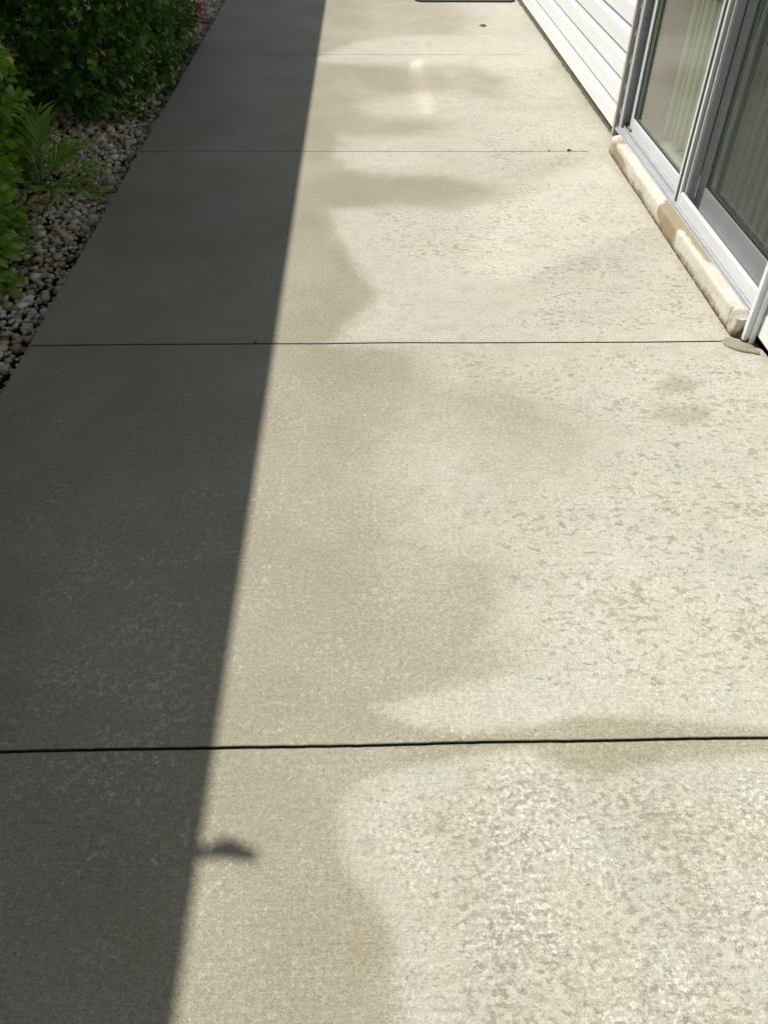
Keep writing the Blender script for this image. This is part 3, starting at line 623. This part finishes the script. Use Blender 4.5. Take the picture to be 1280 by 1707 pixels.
# red leaved plant at the far end
def red():
    c = (-1.36, 7.66, -.05); root = empty('croton_plant', c); tag(root, 'small plant with red and orange leaves beside the far edge of the walkway', 'plant')
    T = leaf_template(.36, .2, .15, 6)
    pos = []; dirs = []; sz = []; rv = []
    rg = np.random.default_rng(2)
    for i in range(26):
        a = i*2.4; z = .05+.30*i/26; pos.append(np.array([0, 0, z])); dirs.append(np.array([math.cos(a), math.sin(a), .35*rg.uniform(-.7, .8)])); sz.append(rg.uniform(.13, .20)); rv.append(rg.random()*.92)
    foliage(pos, dirs, sz, T, 'foliage', REDL, root, rv, 12)
    MB().tube([(0, 0, 0), (.01, 0, .2), (0, .01, .36)], [.008, .006, .004]).build('stem', BARK, root)
red()
def weed(x, y, seed, label):
    root = empty('weed', (x, y, -.05)); tag(root, label, 'weed'); rg = np.random.default_rng(seed); pos = []; dirs = []; sz = []
    for i in range(14):
        a = rg.uniform(0, 6.28); pos.append(np.array([0, 0, .01+.05*rg.random()])); dirs.append(np.array([math.cos(a), math.sin(a), rg.uniform(.2, .9)])); sz.append(rg.uniform(.05, .09))
    foliage(pos, dirs, sz, leaf_template(.5, .2), 'foliage', LEAFA, root, None, seed)
    MB().tube([(0, 0, 0), (0, 0, .06)], [.003, .002], 5).build('stem', BARK, root)
weed(-1.36, 7.35, 3, 'tiny green weed in the pebbles in front of the red leaved plant')
# dry leaves on the pebbles
def dryleaf(name, x, y, z, s, rz, mat, label, tilt=.1):
    TV, TF = leaf_template(.45, .2, .5, 6); m = MB(); m.add([tuple(q*s) for q in TV], [tuple(f) for f in TF])
    o = m.build(name, mat, None, smooth=True); o.location = (x, y, z); o.rotation_euler = (tilt, -.1, rz); tag(o, label, 'leaf'); setattr_(o.data, 'rand', [.7]*len(m.v)); return o
dryleaf('fallen_leaf', -1.58, 3.78, -.020, .10, .3, REDL, 'fallen orange brown leaf on the pebbles below the palm')
tg = MB().tube([(-1.75, 3.66, -.02), (-1.60, 3.70, -.01), (-1.46, 3.70, -.022)], [.004, .0035, .002], 5).build('twig', BARK); tag(tg, 'thin dark twig lying on the pebbles below the palm', 'twig')
for k_, (x, y, s_, rz, lab) in enumerate(((-1.44, 7.52, .11, .4, 'rust brown fallen leaf lying in front of the red leaved plant'), (-1.36, 7.20, .07, 2.2, 'small curled brown leaf on the pebbles near the farthest joint'), (-1.50, 7.30, .09, 4.0, 'dark red fallen leaf on the pebbles beside the big shrub'), (-1.33, 4.62, .05, 1.1, 'small tan dry leaf on the pebbles at the near corner of the big shrub'), (-1.40, 3.20, .05, 5.2, 'small dry leaf on the pebbles beside the low shrub'))):
    dryleaf('fallen_leaf', x, y, -.022, s_, rz, REDL if k_ in (0, 2) else DEAD, lab, .1+.1*k_)
dryleaf('fallen_leaf', .965, 7.36, .003, .075, -.35, DEAD, 'single dark curled leaf on the far part of the sunlit concrete', .25)
for x, y, s, rz, lab in ((1.13, 4.468, .03, .3, 'small brown crumb of debris on the joint just before the door sill'), (1.02, 4.462, .018, 2, 'tiny dark crumb of debris on the joint, farther from the door sill'), (-.385, 2.497, .02, .8, 'small dark crumb on the joint where the shadow edge crosses it')):
    m = MB(); rg = np.random.default_rng(int(x*100)+300); k_ = 7
    vs = [(math.cos(6.283*i/k_)*s*.5*rg.uniform(.6, 1.1), math.sin(6.283*i/k_)*s*.3*rg.uniform(.6, 1.1), 0) for i in range(k_)]+[(math.cos(6.283*i/k_)*s*.3, math.sin(6.283*i/k_)*s*.18, s*.25*rg.uniform(.6, 1)) for i in range(k_)]
    m.add(vs, [(i, (i+1) % k_, k_+(i+1) % k_, k_+i) for i in range(k_)]+[tuple(range(k_, 2*k_))]); o = m.build('debris', DEAD); o.location = (x, y, .0025); o.rotation_euler.z = rz; tag(o, lab, 'debris')
# dark mat at the far end
def mat_():
    x0, x1, y0, y1, r_ = .50, 1.40, 8.26, 8.86, .07; pts = []
    for cx, cy, a0 in ((x1-r_, y1-r_, 0), (x0+r_, y1-r_, 90), (x0+r_, y0+r_, 180), (x1-r_, y0+r_, 270)):
        for k_ in range(7): a = math.radians(a0+15*k_); pts.append((cx+r_*math.cos(a), cy+r_*math.sin(a)))
    n = len(pts); m = MB(); m.add([(x, y, .002) for x, y in pts]+[(x, y, .014) for x, y in pts], [(i, (i+1) % n, n+(i+1) % n, n+i) for i in range(n)]+[tuple(range(n, 2*n))])
    o = m.build('door_mat', MATM, None, .002); tag(o, 'dark grey mat with rounded corners lying at the far end of the walkway', 'mat')
mat_()
